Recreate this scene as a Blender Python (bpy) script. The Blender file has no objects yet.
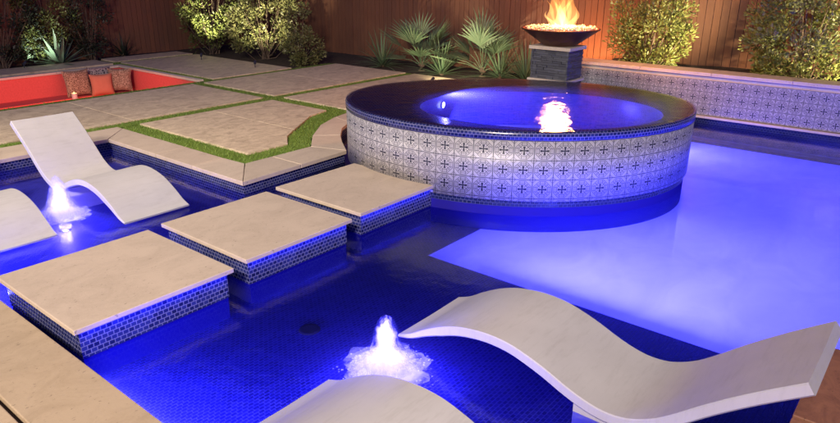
import bpy, math, random
import numpy as np
from mathutils import Vector, Matrix
random.seed(7); rng = np.random.default_rng(7)
sc = bpy.context.scene
COL = sc.collection
PI = math.pi

# ------------------------------------------------------------------ mesh helpers
class MB:
    def __init__(s): s.v=[]; s.f=[]; s.uv=[]; s.sm=[]; s.mi=[]
    def vert(s,p): s.v.append(tuple(p)); return len(s.v)-1
    def face(s,pts,uv=None,smooth=False,mi=0):
        b=len(s.v); s.v+= [tuple(p) for p in pts]
        s.f.append(tuple(range(b,b+len(pts)))); s.uv.append(uv); s.sm.append(smooth); s.mi.append(mi)
    def grid(s,P,closed_u=False,closed_v=False,uv=None,smooth=True,flip=False,mi=0):
        n=len(P); m=len(P[0]); b=len(s.v)
        for r in P:
            for p in r: s.v.append(tuple(p))
        for i in range(n if closed_u else n-1):
            for j in range(m if closed_v else m-1):
                i2=(i+1)%n; j2=(j+1)%m
                q=[(i,j),(i2,j),(i2,j2),(i,j2)]
                if flip: q=q[::-1]
                s.f.append(tuple(b+a*m+c for a,c in q))
                if uv:
                    s.uv.append([uv(a if not(closed_u and a==0 and i==n-1) else n, c if not(closed_v and c==0 and j==m-1) else m) for a,c in q])
                else: s.uv.append(None)
                s.sm.append(smooth); s.mi.append(mi)
    def box(s,x0,x1,y0,y1,z0,z1,skip='',mi=0):
        c=[(x0,y0,z0),(x1,y0,z0),(x1,y1,z0),(x0,y1,z0),(x0,y0,z1),(x1,y0,z1),(x1,y1,z1),(x0,y1,z1)]
        fs={'b':(3,2,1,0),'t':(4,5,6,7),'s':(0,1,5,4),'e':(1,2,6,5),'n':(2,3,7,6),'w':(3,0,4,7)}
        b=len(s.v); s.v+=c
        for k,q in fs.items():
            if k in skip: continue
            s.f.append(tuple(b+i for i in q)); s.uv.append(None); s.sm.append(False); s.mi.append(mi)
    def prism(s,poly,z0,z1,mi=0,bottom=True):
        n=len(poly)
        a=sum(poly[i][0]*poly[(i+1)%n][1]-poly[(i+1)%n][0]*poly[i][1] for i in range(n))
        if a<0: poly=poly[::-1]
        b=len(s.v)
        s.v+=[(x,y,z0) for x,y in poly]+[(x,y,z1) for x,y in poly]
        s.f.append(tuple(b+n+i for i in range(n)))
        if bottom: s.f.append(tuple(b+n-1-i for i in range(n)))
        for i in range(n):
            j=(i+1)%n; s.f.append((b+i,b+j,b+n+j,b+n+i))
        k=n+1+(1 if bottom else 0)
        s.uv+=[None]*k; s.sm+=[False]*k; s.mi+=[mi]*k
    def tube(s,pts,rad,seg=8,cap=True,mi=0):
        P=[]
        pts=[Vector(p) for p in pts]
        for i,p in enumerate(pts):
            t=(pts[min(i+1,len(pts)-1)]-pts[max(i-1,0)]).normalized()
            a=t.cross(Vector((0,0,1)))
            if a.length<.01: a=t.cross(Vector((1,0,0)))
            a.normalize(); b=t.cross(a)
            r=rad[i] if hasattr(rad,'__len__') else rad
            P.append([p+a*r*math.cos(k*2*PI/seg)+b*r*math.sin(k*2*PI/seg) for k in range(seg)])
        s.grid(P,closed_v=True,flip=False,mi=mi)
        if cap:
            s.face([p for p in P[0]],mi=mi); s.face([p for p in P[-1][::-1]],mi=mi)
    def lathe(s,prof,cx=0,cy=0,seg=48,mi=0):
        P=[[(cx+r*math.cos(a*2*PI/seg),cy+r*math.sin(a*2*PI/seg),z) for a in range(seg)] for r,z in prof]
        s.grid(P,closed_v=True,mi=mi,flip=True)
    def build(s,name,mats,parent=None,loc=(0,0,0),bevel=0,kind=None,weld=False):
        me=bpy.data.meshes.new(name)
        me.from_pydata(s.v,[],s.f)
        uvl=me.uv_layers.new(name='UVMap')
        V=np.array(s.v,dtype=float) if s.v else np.zeros((0,3))
        uv=np.zeros((sum(len(f) for f in s.f),2)); k=0
        for f,u in zip(s.f,s.uv):
            n=len(f)
            if u is not None:
                uv[k:k+n]=u
            else:
                P=V[list(f)]
                nn=np.zeros(3)
                for i in range(n):
                    nn+=np.cross(P[i],P[(i+1)%n])
                L=np.linalg.norm(nn); nn=nn/L if L>0 else np.array([0,0,1.])
                if abs(nn[2])>.7: uv[k:k+n]=P[:,:2]
                else:
                    t=np.array([-nn[1],nn[0]]); t/=np.linalg.norm(t)+1e-9
                    uv[k:k+n,0]=P[:,0]*t[0]+P[:,1]*t[1]; uv[k:k+n,1]=P[:,2]
            k+=n
        uvl.data.foreach_set('uv',uv.ravel())
        me.polygons.foreach_set('use_smooth',s.sm)
        for m in (mats if isinstance(mats,(list,tuple)) else [mats]): me.materials.append(m)
        me.polygons.foreach_set('material_index',s.mi)
        me.update()
        o=bpy.data.objects.new(name,me); COL.objects.link(o)
        o.location=loc
        if parent: o.parent=parent
        if kind: o['kind']=kind
        if bevel:
            b=o.modifiers.new('bevel','BEVEL'); b.width=bevel; b.segments=2; b.limit_method='ANGLE'; b.angle_limit=math.radians(50)
        return o

def tag(o,label=None,cat=None,group=None,kind=None):
    if label: o['label']=label
    if cat: o['category']=cat
    if group: o['group']=group
    if kind: o['kind']=kind
    return o
def empty(name,loc,rz=0,**k):
    o=bpy.data.objects.new(name,None); COL.objects.link(o); o.location=loc; o.rotation_euler=(0,0,rz)
    return tag(o,**k)
def copy_tree(o,parent=None):
    c=o.copy(); COL.objects.link(c)
    if parent: c.parent=parent
    for ch in [x for x in bpy.data.objects if x.parent==o]: copy_tree(ch,c)
    return c

# ------------------------------------------------------------------ material helpers
class NT:
    def __init__(s,name):
        s.m=bpy.data.materials.new(name); s.m.use_nodes=True
        s.t=s.m.node_tree; s.t.nodes.clear()
        s.out=s.n('ShaderNodeOutputMaterial')
    def n(s,typ,**k):
        nd=s.t.nodes.new(typ)
        for a,b in k.items(): setattr(nd,a,b)
        return nd
    def l(s,a,b): s.t.links.new(a,b)
    def put(s,sock,v):
        if isinstance(v,bpy.types.NodeSocket): s.l(v,sock)
        else: sock.default_value=v
    def math(s,op,a,b=0.,c=0.):
        nd=s.n('ShaderNodeMath',operation=op)
        for i,v in enumerate((a,b,c)):
            s.put(nd.inputs[i],v)
        return nd.outputs[0]
    def mix(s,f,a,b,blend='MIX'):
        nd=s.n('ShaderNodeMix',data_type='RGBA',blend_type=blend)
        s.put(nd.inputs[0],f)
        for k,v in ((6,a),(7,b)):
            s.put(nd.inputs[k],v if isinstance(v,bpy.types.NodeSocket) else (*v[:3],1))
        return nd.outputs[2]
    def coord(s,kind='Object'): return s.n('ShaderNodeTexCoord').outputs[kind]
    def mapping(s,v,scale=(1,1,1),rot=(0,0,0)):
        m=s.n('ShaderNodeMapping'); s.l(v,m.inputs[0]); m.inputs['Scale'].default_value=scale; m.inputs['Rotation'].default_value=rot
        return m.outputs[0]
    def noise(s,v,scale,detail=4,rough=.55,out=0,dist=0):
        nd=s.n('ShaderNodeTexNoise'); s.l(v,nd.inputs['Vector']); nd.inputs['Scale'].default_value=scale
        nd.inputs['Detail'].default_value=detail; nd.inputs['Roughness'].default_value=rough; nd.inputs['Distortion'].default_value=dist
        return nd.outputs[out]
    def ramp(s,v,stops):
        nd=s.n('ShaderNodeValToRGB'); s.l(v,nd.inputs[0]); e=nd.color_ramp.elements
        while len(e)<len(stops): e.new(.5)
        for i,(p,c) in enumerate(stops):
            e[i].position=p; e[i].color=(*c,1) if hasattr(c,'__len__') else (c,c,c,1)
        return nd.outputs[0]
    def bump(s,h,strength=.3,dist=.01):
        nd=s.n('ShaderNodeBump'); s.l(h,nd.inputs['Height']); nd.inputs['Strength'].default_value=strength; nd.inputs['Distance'].default_value=dist
        return nd.outputs[0]
    def bsdf(s,color=(.5,.5,.5),rough=.6,metal=0,normal=None,spec=.5,**k):
        nd=s.n('ShaderNodeBsdfPrincipled')
        s.put(nd.inputs['Base Color'],color if isinstance(color,bpy.types.NodeSocket) else (*color[:3],1))
        s.put(nd.inputs['Roughness'],rough); nd.inputs['Metallic'].default_value=metal
        nd.inputs['Specular IOR Level'].default_value=spec
        for a,b in k.items(): s.put(nd.inputs[a.replace('_',' ')],b)
        if normal is not None: s.l(normal,nd.inputs['Normal'])
        return nd.outputs[0]
    def done(s,sh): s.l(sh,s.out.inputs['Surface']); return s.m

def mat_stone(name,c1,c2,streak=1.0,rough=.55,pits=True):
    t=NT(name); co=t.coord()
    island=t.n('ShaderNodeNewGeometry').outputs['Random Per Island']
    n1=t.noise(t.mapping(co,(1.3,2.0,1.2)),2.0*streak,7,.68,dist=1.2)
    n2=t.noise(co,38,5,.7)
    f=t.math('ADD',t.math('MULTIPLY',n1,.8),t.math('MULTIPLY',n2,.3))
    c=t.ramp(f,[(.34,c2),(.62,c1)])
    v=t.math('ADD',.9,t.math('MULTIPLY',island,.16))
    c=t.mix(1.0,c,t.n('ShaderNodeCombineColor').outputs[0] if False else v2c(t,v),'MULTIPLY')
    h=n2
    if pits:
        p=t.noise(t.mapping(co,(1,2.2,1)),26,3,.6)
        pit=t.math('LESS_THAN',p,.335)
        c=t.mix(t.math('MULTIPLY',pit,.55),c,tuple(x*.35 for x in c2))
        h=t.math('SUBTRACT',n2,t.math('MULTIPLY',pit,.8))
    return t.done(t.bsdf(c,rough,normal=t.bump(h,.35,.004)))
def v2c(t,v):
    nd=t.n('ShaderNodeCombineColor')
    for i in range(3): t.l(v,nd.inputs[i])
    return nd.outputs[0]

def mat_mosaic(name,bw,bh,mortar,c1,c2,grout,rough=.18,offset=.5):
    t=NT(name); uv=t.coord('UV')
    b=t.n('ShaderNodeTexBrick'); t.l(uv,b.inputs['Vector'])
    b.inputs['Color1'].default_value=(*c1,1); b.inputs['Color2'].default_value=(*c2,1); b.inputs['Mortar'].default_value=(*grout,1)
    b.inputs['Scale'].default_value=1; b.inputs['Mortar Size'].default_value=mortar; b.inputs['Mortar Smooth'].default_value=.1
    b.inputs['Brick Width'].default_value=bw; b.inputs['Row Height'].default_value=bh; b.inputs['Bias'].default_value=0
    b.offset=offset
    n=t.noise(uv,3,3)
    c=t.mix(t.math('MULTIPLY',n,.6),b.outputs['Color'],tuple(x*.6 for x in c1))
    r=t.math('ADD',rough,t.math('MULTIPLY',b.outputs['Fac'],.4))
    return t.done(t.bsdf(c,r,normal=t.bump(t.math('SUBTRACT',1,b.outputs['Fac']),.5,.003)))

def mat_pattern(name,w):
    t=NT(name); uv=t.n('ShaderNodeSeparateXYZ'); t.l(t.coord('UV'),uv.inputs[0])
    u=t.math('DIVIDE',uv.outputs[0],w); v=t.math('DIVIDE',uv.outputs[1],w)
    a=t.math('ABSOLUTE',t.math('SUBTRACT',t.math('FRACT',u),.5)); b=t.math('ABSOLUTE',t.math('SUBTRACT',t.math('FRACT',v),.5))
    mx=t.math('MAXIMUM',a,b); mn=t.math('MINIMUM',a,b)
    grout=t.math('GREATER_THAN',mx,.478)
    cross=t.math('MULTIPLY',t.math('LESS_THAN',mn,t.math('ADD',.022,t.math('MULTIPLY',mx,.19))),t.math('LESS_THAN',mx,.22))
    octo=t.math('MAXIMUM',mx,t.math('MULTIPLY',t.math('ADD',a,b),.73))
    def ring(r,wd): return t.math('LESS_THAN',t.math('ABSOLUTE',t.math('SUBTRACT',octo,r)),wd)
    r1=ring(.43,.018); r2=ring(.27,.016); r3=ring(.35,.011)
    rays=t.math('MULTIPLY',t.math('LESS_THAN',t.math('ABSOLUTE',t.math('SUBTRACT',mx,mn)),.02),t.math('MULTIPLY',t.math('GREATER_THAN',octo,.12),t.math('LESS_THAN',octo,.43)))
    # little leaf dashes between the rings
    dash=t.math('MULTIPLY',t.math('LESS_THAN',t.math('ABSOLUTE',t.math('SUBTRACT',mn,.12)),.016),t.math('MULTIPLY',t.math('GREATER_THAN',mx,.27),t.math('LESS_THAN',mx,.43)))
    corner=t.math('MULTIPLY',t.math('GREATER_THAN',t.math('ADD',a,b),.80),t.math('LESS_THAN',t.math('ADD',a,b),.87))
    m=cross
    m=t.math('MAXIMUM',m,t.math('MULTIPLY',grout,.85)); m=t.math('MAXIMUM',m,t.math('MULTIPLY',corner,.45))
    light=t.math('MULTIPLY',t.math('MAXIMUM',t.math('MAXIMUM',t.math('MULTIPLY',r1,.8),r2),t.math('MULTIPLY',t.math('MAXIMUM',r3,t.math('MAXIMUM',rays,dash)),.9)),.85)
    m=t.math('MAXIMUM',m,light)
    n=t.noise(t.coord('UV'),9,4)
    cell=t.n('ShaderNodeTexWhiteNoise',noise_dimensions='2D')
    cv=t.n('ShaderNodeCombineXYZ'); t.l(t.math('FLOOR',u),cv.inputs[0]); t.l(t.math('FLOOR',v),cv.inputs[1]); t.l(cv.outputs[0],cell.inputs['Vector'])
    base=t.mix(t.math('MULTIPLY',n,.5),(.41,.39,.385),(.28,.275,.28))
    base=t.mix(t.math('MULTIPLY',cell.outputs[0],.22),base,(.36,.36,.38))
    c=t.mix(m,base,(.012,.014,.035))
    return t.done(t.bsdf(c,.42,normal=t.bump(t.math('SUBTRACT',1,grout),.4,.003)))

M={}
M['limestone']=mat_stone('limestone slab',(.52,.42,.325),(.42,.335,.255))
M['deck_stone']=mat_stone('tan deck stone',(.44,.335,.225),(.36,.27,.175))
M['travertine']=mat_stone('travertine paving',(.62,.50,.35),(.28,.21,.14),1.5)
M['flagstone']=mat_stone('red brown flagstone',(.30,.13,.075),(.17,.07,.045),1.6)
M['capstone']=mat_stone('pale capstone',(.62,.52,.42),(.50,.42,.34))
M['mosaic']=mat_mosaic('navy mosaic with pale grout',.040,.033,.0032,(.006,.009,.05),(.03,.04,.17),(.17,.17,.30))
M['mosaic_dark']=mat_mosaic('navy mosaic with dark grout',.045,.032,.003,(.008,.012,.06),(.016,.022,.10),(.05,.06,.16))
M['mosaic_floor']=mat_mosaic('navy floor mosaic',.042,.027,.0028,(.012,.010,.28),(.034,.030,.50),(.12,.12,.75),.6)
M['spa_mosaic']=mat_mosaic('spa interior mosaic',.035,.035,.003,(.05,.06,.30),(.10,.11,.42),(.13,.13,.44),.3,0)
M['pattern_tile']=mat_pattern('patterned cement tile',.19)
M['pattern_tile_spa']=mat_pattern('patterned cement tile of the spa',.20)
M['joint']=NT('dark joint sand').m
t=NT('dark joint sand'); M['joint']=t.done(t.bsdf((.06,.045,.035),.95))
t=NT('pool plaster'); co=t.coord(); n=t.noise(co,1.1,5,.6); n2=t.noise(co,14,4,.6)
M['plaster']=t.done(t.bsdf(t.mix(t.math('MULTIPLY',n2,.5),t.ramp(n,[(.3,(.34,.36,.50)),(.7,(.48,.50,.62))]),(.38,.40,.52)),.7))
t=NT('glow blue plaster'); M['glow_plaster']=t.done(t.bsdf((.016,.012,.20),.9,spec=.05))  # base colour holds the blue of the underwater glow
t=NT('white lounger resin'); co=t.coord(); n=t.noise(co,60,3,.6); n2=t.noise(co,2.2,4,.6); sc_=t.noise(t.mapping(co,(1,6,1)),5,6,.75)
M['resin']=t.done(t.bsdf(t.ramp(n2,[(.3,(.49,.47,.455)),(.7,(.54,.52,.505))]) if False else t.mix(t.ramp(sc_,[(.5,0.),(.75,.35)]),t.ramp(n2,[(.3,(.40,.38,.38)),(.7,(.45,.43,.43))]),(.27,.25,.235)),.68,normal=t.bump(n,.10,.002),spec=.25))
t=NT('stacked slate'); co=t.coord(); isl=t.n('ShaderNodeNewGeometry').outputs['Random Per Island']; n=t.noise(co,22,5,.65)
M['slate']=t.done(t.bsdf(t.mix(n,t.ramp(isl,[(0,(.035,.04,.055)),(1,(.13,.14,.17))]),(.05,.05,.07)),.55,normal=t.bump(n,.5,.006)))
t=NT('fence wood'); co=t.coord('UV'); isl=t.n('ShaderNodeNewGeometry').outputs['Random Per Island']
g=t.noise(t.mapping(co,(26,1.4,1)),2.2,6,.65,dist=.5); k=t.noise(co,2.1,4)
c=t.mix(g,(.25,.10,.05),(.07,.026,.015)); c=t.mix(t.math('MULTIPLY',isl,.55),c,(.10,.045,.03)); c=t.mix(t.math('MULTIPLY',k,.35),c,(.16,.075,.045))
M['wood']=t.done(t.bsdf(c,.75,normal=t.bump(g,.5,.006)))
t=NT('mulch soil'); co=t.coord(); n=t.noise(co,18,6,.7)
M['soil']=t.done(t.bsdf(t.ramp(n,[(.35,(.018,.012,.009)),(.7,(.07,.045,.03))]),.95,normal=t.bump(n,1,.03)))
def mat_leaf(name,ca,cb,trans=.25,rough=.5):
    t=NT(name); isl=t.n('ShaderNodeNewGeometry').outputs['Random Per Island']; n=t.noise(t.coord(),1.7,3)
    c=t.mix(t.math('MULTIPLY',t.math('ADD',isl,n),.5),ca,cb)
    a=t.bsdf(c,rough); tr=t.n('ShaderNodeBsdfTranslucent'); t.l(c,tr.inputs[0])
    mx=t.n('ShaderNodeMixShader'); mx.inputs[0].default_value=trans; t.l(a,mx.inputs[1]); t.l(tr.outputs[0],mx.inputs[2])
    return t.done(mx.outputs[0])
M['leaf_green']=mat_leaf('shrub leaf green',(.05,.09,.02),(.20,.20,.06))
M['leaf_olive']=mat_leaf('shrub leaf olive',(.07,.10,.03),(.24,.22,.09))
M['leaf_yellow']=mat_leaf('shrub leaf yellow green',(.06,.10,.02),(.27,.27,.08))
M['leaf_dark']=mat_leaf('conifer leaf',(.018,.03,.02),(.04,.055,.03))
M['palm_leaf']=mat_leaf('palm frond',(.07,.14,.07),(.20,.27,.15),.2)
M['agave_leaf']=mat_leaf('agave leaf',(.13,.20,.13),(.22,.30,.20),.08,.45)
M['grass']=mat_leaf('turf blade',(.10,.19,.02),(.28,.38,.07),.3,.6)
t=NT('turf base'); n=t.noise(t.coord(),60,4); M['turf_base']=t.done(t.bsdf(t.ramp(n,[(.3,(.02,.045,.006)),(.7,(.05,.11,.015))]),.9))
t=NT('bark'); n=t.noise(t.mapping(t.coord(),(1,1,.3)),30,5); M['bark']=t.done(t.bsdf(t.ramp(n,[(.3,(.05,.035,.025)),(.7,(.16,.11,.075))]),.9,normal=t.bump(n,.6,.01)))
t=NT('rusted copper bowl'); n=t.noise(t.coord(),6,6,.65); M['copper']=t.done(t.bsdf(t.ramp(n,[(.3,(.10,.035,.018)),(.7,(.19,.075,.04))]),.45,.55,normal=t.bump(n,.2,.004)))
t=NT('pale fire gravel'); isl=t.n('ShaderNodeNewGeometry').outputs['Random Per Island']; M['gravel']=t.done(t.bsdf(t.ramp(isl,[(0,(.35,.28,.2)),(1,(.75,.68,.58))]),.4))
t=NT('red stucco'); n=t.noise(t.coord(),30,5); M['red_wall']=t.done(t.bsdf(t.ramp(n,[(.3,(.62,.09,.075)),(.7,(.72,.12,.10))]),.7,normal=t.bump(n,.3,.005)))
def mat_fabric(name,c1,c2,scale=0):
    t=NT(name); co=t.coord()
    if scale:
        vo=t.n('ShaderNodeTexVoronoi',feature='DISTANCE_TO_EDGE'); t.l(co,vo.inputs['Vector']); vo.inputs['Scale'].default_value=scale
        c=t.mix(t.math('LESS_THAN',vo.outputs['Distance'],.13),c1,c2)
    else: c=t.mix(t.noise(co,9,4),c1,c2)
    return t.done(t.bsdf(c,.9,normal=t.bump(t.noise(co,120,2),.3,.003)))
M['pillow_pattern']=mat_fabric('leopard patterned fabric',(.12,.06,.035),(.36,.26,.17),32)
M['pillow_grey']=mat_fabric('grey patterned fabric',(.07,.05,.06),(.34,.28,.26),21)
M['pillow_orange']=mat_fabric('orange fabric',(.50,.19,.11),(.42,.14,.08))
t=NT('stainless steel'); M['steel']=t.done(t.bsdf((.6,.6,.62),.3,1.0))
t=NT('grey plastic'); M['plastic']=t.done(t.bsdf((.03,.03,.05),.5))
def mat_emit(name,c,s):
    t=NT(name); e=t.n('ShaderNodeEmission'); e.inputs[0].default_value=(*c,1); e.inputs[1].default_value=s; return t.done(e.outputs[0])
M['lens']=mat_emit('lit lamp lens',(.45,.5,1),22)
M['lens_warm']=mat_emit('lit warm lens',(1,.75,.45),9)
M['candle']=mat_emit('lit candle glass',(1,.55,.2),5)

def mat_water(name,bs,scale,rough,tint,stretch=(1,1,1),milk=0):
    t=NT(name); co=t.coord()
    n=t.noise(t.mapping(co,stretch),scale,4,.6,dist=.5); n2=t.noise(co,scale*5,3,.6)
    bp=t.bump(t.math('ADD',n,t.math('MULTIPLY',n2,.2)),bs,.05)
    fr=t.n('ShaderNodeFresnel'); fr.inputs[0].default_value=1.33; t.l(bp,fr.inputs['Normal'])
    tr=t.n('ShaderNodeBsdfTransparent'); tr.inputs[0].default_value=(*tint,1)
    gl=t.n('ShaderNodeBsdfGlossy'); gl.inputs['Roughness'].default_value=rough; t.l(bp,gl.inputs['Normal'])
    gl.inputs[0].default_value=(1,1,1,1)
    body=tr.outputs[0]
    if milk:
        ml=t.n('ShaderNodeBsdfTranslucent'); ml.inputs[0].default_value=(.80,.82,1,1)
        mm=t.n('ShaderNodeMixShader'); rip=t.noise(t.mapping(co,(1.0,1.0,1)),1.5,5,.6,dist=1.2)
        t.l(t.ramp(rip,[(.3,milk*.9),(.7,milk*1.08)]),mm.inputs[0]); t.l(body,mm.inputs[1]); t.l(ml.outputs[0],mm.inputs[2]); body=mm.outputs[0]
    mx=t.n('ShaderNodeMixShader'); t.l(fr.outputs[0],mx.inputs[0]); t.l(body,mx.inputs[1]); t.l(gl.outputs[0],mx.inputs[2])
    return t.done(mx.outputs[0])
M['water']=mat_water('shelf water',.17,2.2,.12,(.90,.93,1),milk=.05)
t=NT('pool glow sheet'); co=t.coord()  # translucent stand-in for light scattered in the deep water
ml=t.n('ShaderNodeBsdfTranslucent'); ml.inputs[0].default_value=(.80,.80,1,1)
tp=t.n('ShaderNodeBsdfTransparent'); tp.inputs[0].default_value=(.92,.94,1,1)
rip=t.noise(t.mapping(co,(1.0,1.6,1)),1.3,4,.55,dist=.8); mm=t.n('ShaderNodeMixShader')
t.l(t.ramp(rip,[(.3,.64),(.7,.84)]),mm.inputs[0]); t.l(tp.outputs[0],mm.inputs[1]); t.l(ml.outputs[0],mm.inputs[2])
M['glow_sheet']=t.done(mm.outputs[0])
M['spa_water']=mat_water('spa water',.16,5.0,.05,(.92,.94,1),milk=.20)
# frothing water lit by the lamp beneath it
t=NT('bubbling foam'); n=t.noise(t.mapping(t.coord(),(1,1,.35)),34,5,.7)
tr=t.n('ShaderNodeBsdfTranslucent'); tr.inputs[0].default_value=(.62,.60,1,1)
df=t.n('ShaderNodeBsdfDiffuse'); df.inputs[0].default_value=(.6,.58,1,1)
tp=t.n('ShaderNodeBsdfTransparent')
m1=t.n('ShaderNodeMixShader'); m1.inputs[0].default_value=.3; t.l(tr.outputs[0],m1.inputs[1]); t.l(df.outputs[0],m1.inputs[2])
lw=t.n('ShaderNodeLayerWeight'); lw.inputs[0].default_value=.35
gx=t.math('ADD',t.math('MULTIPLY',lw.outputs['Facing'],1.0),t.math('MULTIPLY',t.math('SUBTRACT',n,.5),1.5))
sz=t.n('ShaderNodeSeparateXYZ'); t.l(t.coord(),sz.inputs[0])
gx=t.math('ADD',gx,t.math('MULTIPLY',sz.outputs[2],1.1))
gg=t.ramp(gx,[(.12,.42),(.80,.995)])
m2=t.n('ShaderNodeMixShader'); t.l(gg,m2.inputs[0]); t.l(m1.outputs[0],m2.inputs[1]); t.l(tp.outputs[0],m2.inputs[2])
M['foam']=t.done(m2.outputs[0])
t=NT('thin froth'); n=t.noise(t.coord(),8,4,.55,dist=.8); sx=t.n('ShaderNodeSeparateXYZ'); t.l(t.coord(),sx.inputs[0])
rad=t.math('SQRT',t.math('ADD',t.math('MULTIPLY',sx.outputs[0],sx.outputs[0]),t.math('MULTIPLY',sx.outputs[1],sx.outputs[1])))
al=t.ramp(t.math('SUBTRACT',t.math('MULTIPLY',n,1.7),t.math('MULTIPLY',rad,2.2)),[(.05,0.),(.85,.75)])
tr=t.n('ShaderNodeBsdfTranslucent'); tr.inputs[0].default_value=(.92,.94,1,1)
df=t.n('ShaderNodeBsdfDiffuse'); df.inputs[0].default_value=(.9,.92,1,1)
m1=t.n('ShaderNodeMixShader'); m1.inputs[0].default_value=.5; t.l(tr.outputs[0],m1.inputs[1]); t.l(df.outputs[0],m1.inputs[2])
tp=t.n('ShaderNodeBsdfTransparent'); m2=t.n('ShaderNodeMixShader'); t.l(al,m2.inputs[0]); t.l(tp.outputs[0],m2.inputs[1]); t.l(m1.outputs[0],m2.inputs[2])
M['froth']=t.done(m2.outputs[0])
# flame
t=NT('flame'); co=t.coord(); sx=t.n('ShaderNodeSeparateXYZ'); t.l(co,sx.inputs[0])
n=t.noise(t.mapping(co,(1,1,.5)),9,4,.6)
hz=t.math('ADD',t.math('MULTIPLY',sx.outputs[2],1.25),t.math('MULTIPLY',t.math('SUBTRACT',n,.5),.7))
c=t.ramp(hz,[(.0,(1,.58,.20)),(.45,(1,.38,.08)),(.8,(1,.19,.02))])
lw=t.n('ShaderNodeLayerWeight'); lw.inputs[0].default_value=.3
st=t.math('MULTIPLY',t.ramp(hz,[(0,1.0),(.9,.3)]),.50)
e=t.n('ShaderNodeEmission'); t.l(c,e.inputs[0])
tp=t.n('ShaderNodeBsdfTransparent'); mx=t.n('ShaderNodeAddShader')
t.l(t.math('MULTIPLY',st,t.ramp(t.math('ADD',lw.outputs['Facing'],t.math('MULTIPLY',t.math('SUBTRACT',n,.5),.9)),[(.2,1.),(.95,0.)])),e.inputs[1]); t.l(e.outputs[0],mx.inputs[0]); t.l(tp.outputs[0],mx.inputs[1])
M['flame']=t.done(mx.outputs[0])

# ------------------------------------------------------------------ dimensions (metres, water at z=0)
H=.156                                # paving height above the water
SHF=-.17                              # shelf floor
DEEP=-1.3
C=np.array([7.0,4.18]); DV=np.array([.857,.515]); LV=np.array([-.515,.857])
def ell(t,a=2.08,b=1.75,c=C):
    if math.sin(t)>0 and c is C: b=b*.86
    p=c+a*math.cos(t)*LV+b*math.sin(t)*DV; return (float(p[0]),float(p[1]))

# ------------------------------------------------------------------ ground with openings for pool and pit
holes=[(-8,11.34,-9,9.0),(3.0,7.86,12.28,15.62),]
holes=[(1.20,11.34,-9,9.0),(2.6,7.90,12.27,15.62)]
xs=sorted({-60,60,1.2,11.34,2.6,7.9,13.3}); ys=sorted({-60,80,-9,9.0,12.27,15.62})
m=MB()
for i in range(len(xs)-1):
    for j in range(len(ys)-1):
        cx=(xs[i]+xs[i+1])/2; cy=(ys[j]+ys[j+1])/2
        if any(a<cx<b and c<cy<d for a,b,c,d in holes): continue
        m.face([(xs[i],ys[j],.08),(xs[i+1],ys[j],.08),(xs[i+1],ys[j+1],.08),(xs[i],ys[j+1],.08)])
m.build('ground',M['soil'],kind='structure')

# raised planting bed soil behind the tiled wall
m=MB()
n1,n2=60,40
P=[[(11.62+1.75*j/n2, -7.0+12.6*i/n1, .60+.05*math.sin(i*.9+j)+.03*random.random()) for j in range(n2+1)] for i in range(n1+1)]
m.grid(P,flip=True)
m.build('planting_bed_soil',M['soil'],kind='structure')

# ------------------------------------------------------------------ pool shell
m=MB()
# shelf floor (mosaic): rectangle pieces
def quad(m,x0,x1,y0,y1,z): m.face([(x0,y0,z),(x1,y0,z),(x1,y1,z),(x0,y1,z)])
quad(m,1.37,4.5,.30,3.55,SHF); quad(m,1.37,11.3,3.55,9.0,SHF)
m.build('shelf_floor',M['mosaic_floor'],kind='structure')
m=MB()
quad(m,4.5,11.3,-9,3.55,DEEP)
m.box(10.75,11.3,-9,3.55,DEEP,-.75,'be')
m.box(10.62,11.3,-9,3.55,-.749,-.30,'be',mi=1)
m.build('pool_floor',[M['plaster'],M['mosaic_dark']],kind='structure')
m=MB()
# shelf face toward the deep pool, mosaic trim band over plaster
m.face([(11.3,3.549,-.38),(4.501,3.549,-.38),(4.501,3.549,SHF),(11.3,3.549,SHF)],mi=0)
m.face([(11.3,3.549,DEEP),(4.501,3.549,DEEP),(4.501,3.549,-.38),(11.3,3.549,-.38)],mi=1)
m.face([(4.501,3.55,-.38),(4.501,.3,-.38),(4.501,.3,SHF),(4.501,3.55,SHF)],mi=0)
m.face([(4.501,3.55,DEEP),(4.501,.3,DEEP),(4.501,.3,-.38),(4.501,3.55,-.38)],mi=1)
# deck side walls
m.face([(4.50,.3,DEEP),(4.50,-9,DEEP),(4.50,-9,-.12),(4.50,.3,-.12)],mi=1)
m.face([(4.50,.3,-.12),(4.50,-9,-.12),(4.50,-9,.11),(4.50,.3,.11)],mi=0)
m.face([(1.37,.30,SHF),(4.5,.30,SHF),(4.5,.30,.11),(1.37,.30,.11)][::-1],mi=0)
m.face([(1.36,.3,SHF),(1.36,9,SHF),(1.36,9,.11),(1.36,.3,.11)],mi=0)
m.face([(4.5,-9,DEEP),(11.3,-9,DEEP),(11.3,-9,.11),(4.5,-9,.11)][::-1],mi=1)
# far wall under the raised wall
m.face([(11.31,-9,-.24),(11.31,9,-.24),(11.31,9,.09),(11.31,-9,.09)],mi=2)
m.face([(11.31,-9,DEEP),(11.31,9,DEEP),(11.31,9,-.24),(11.31,-9,-.24)],mi=1)
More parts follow.
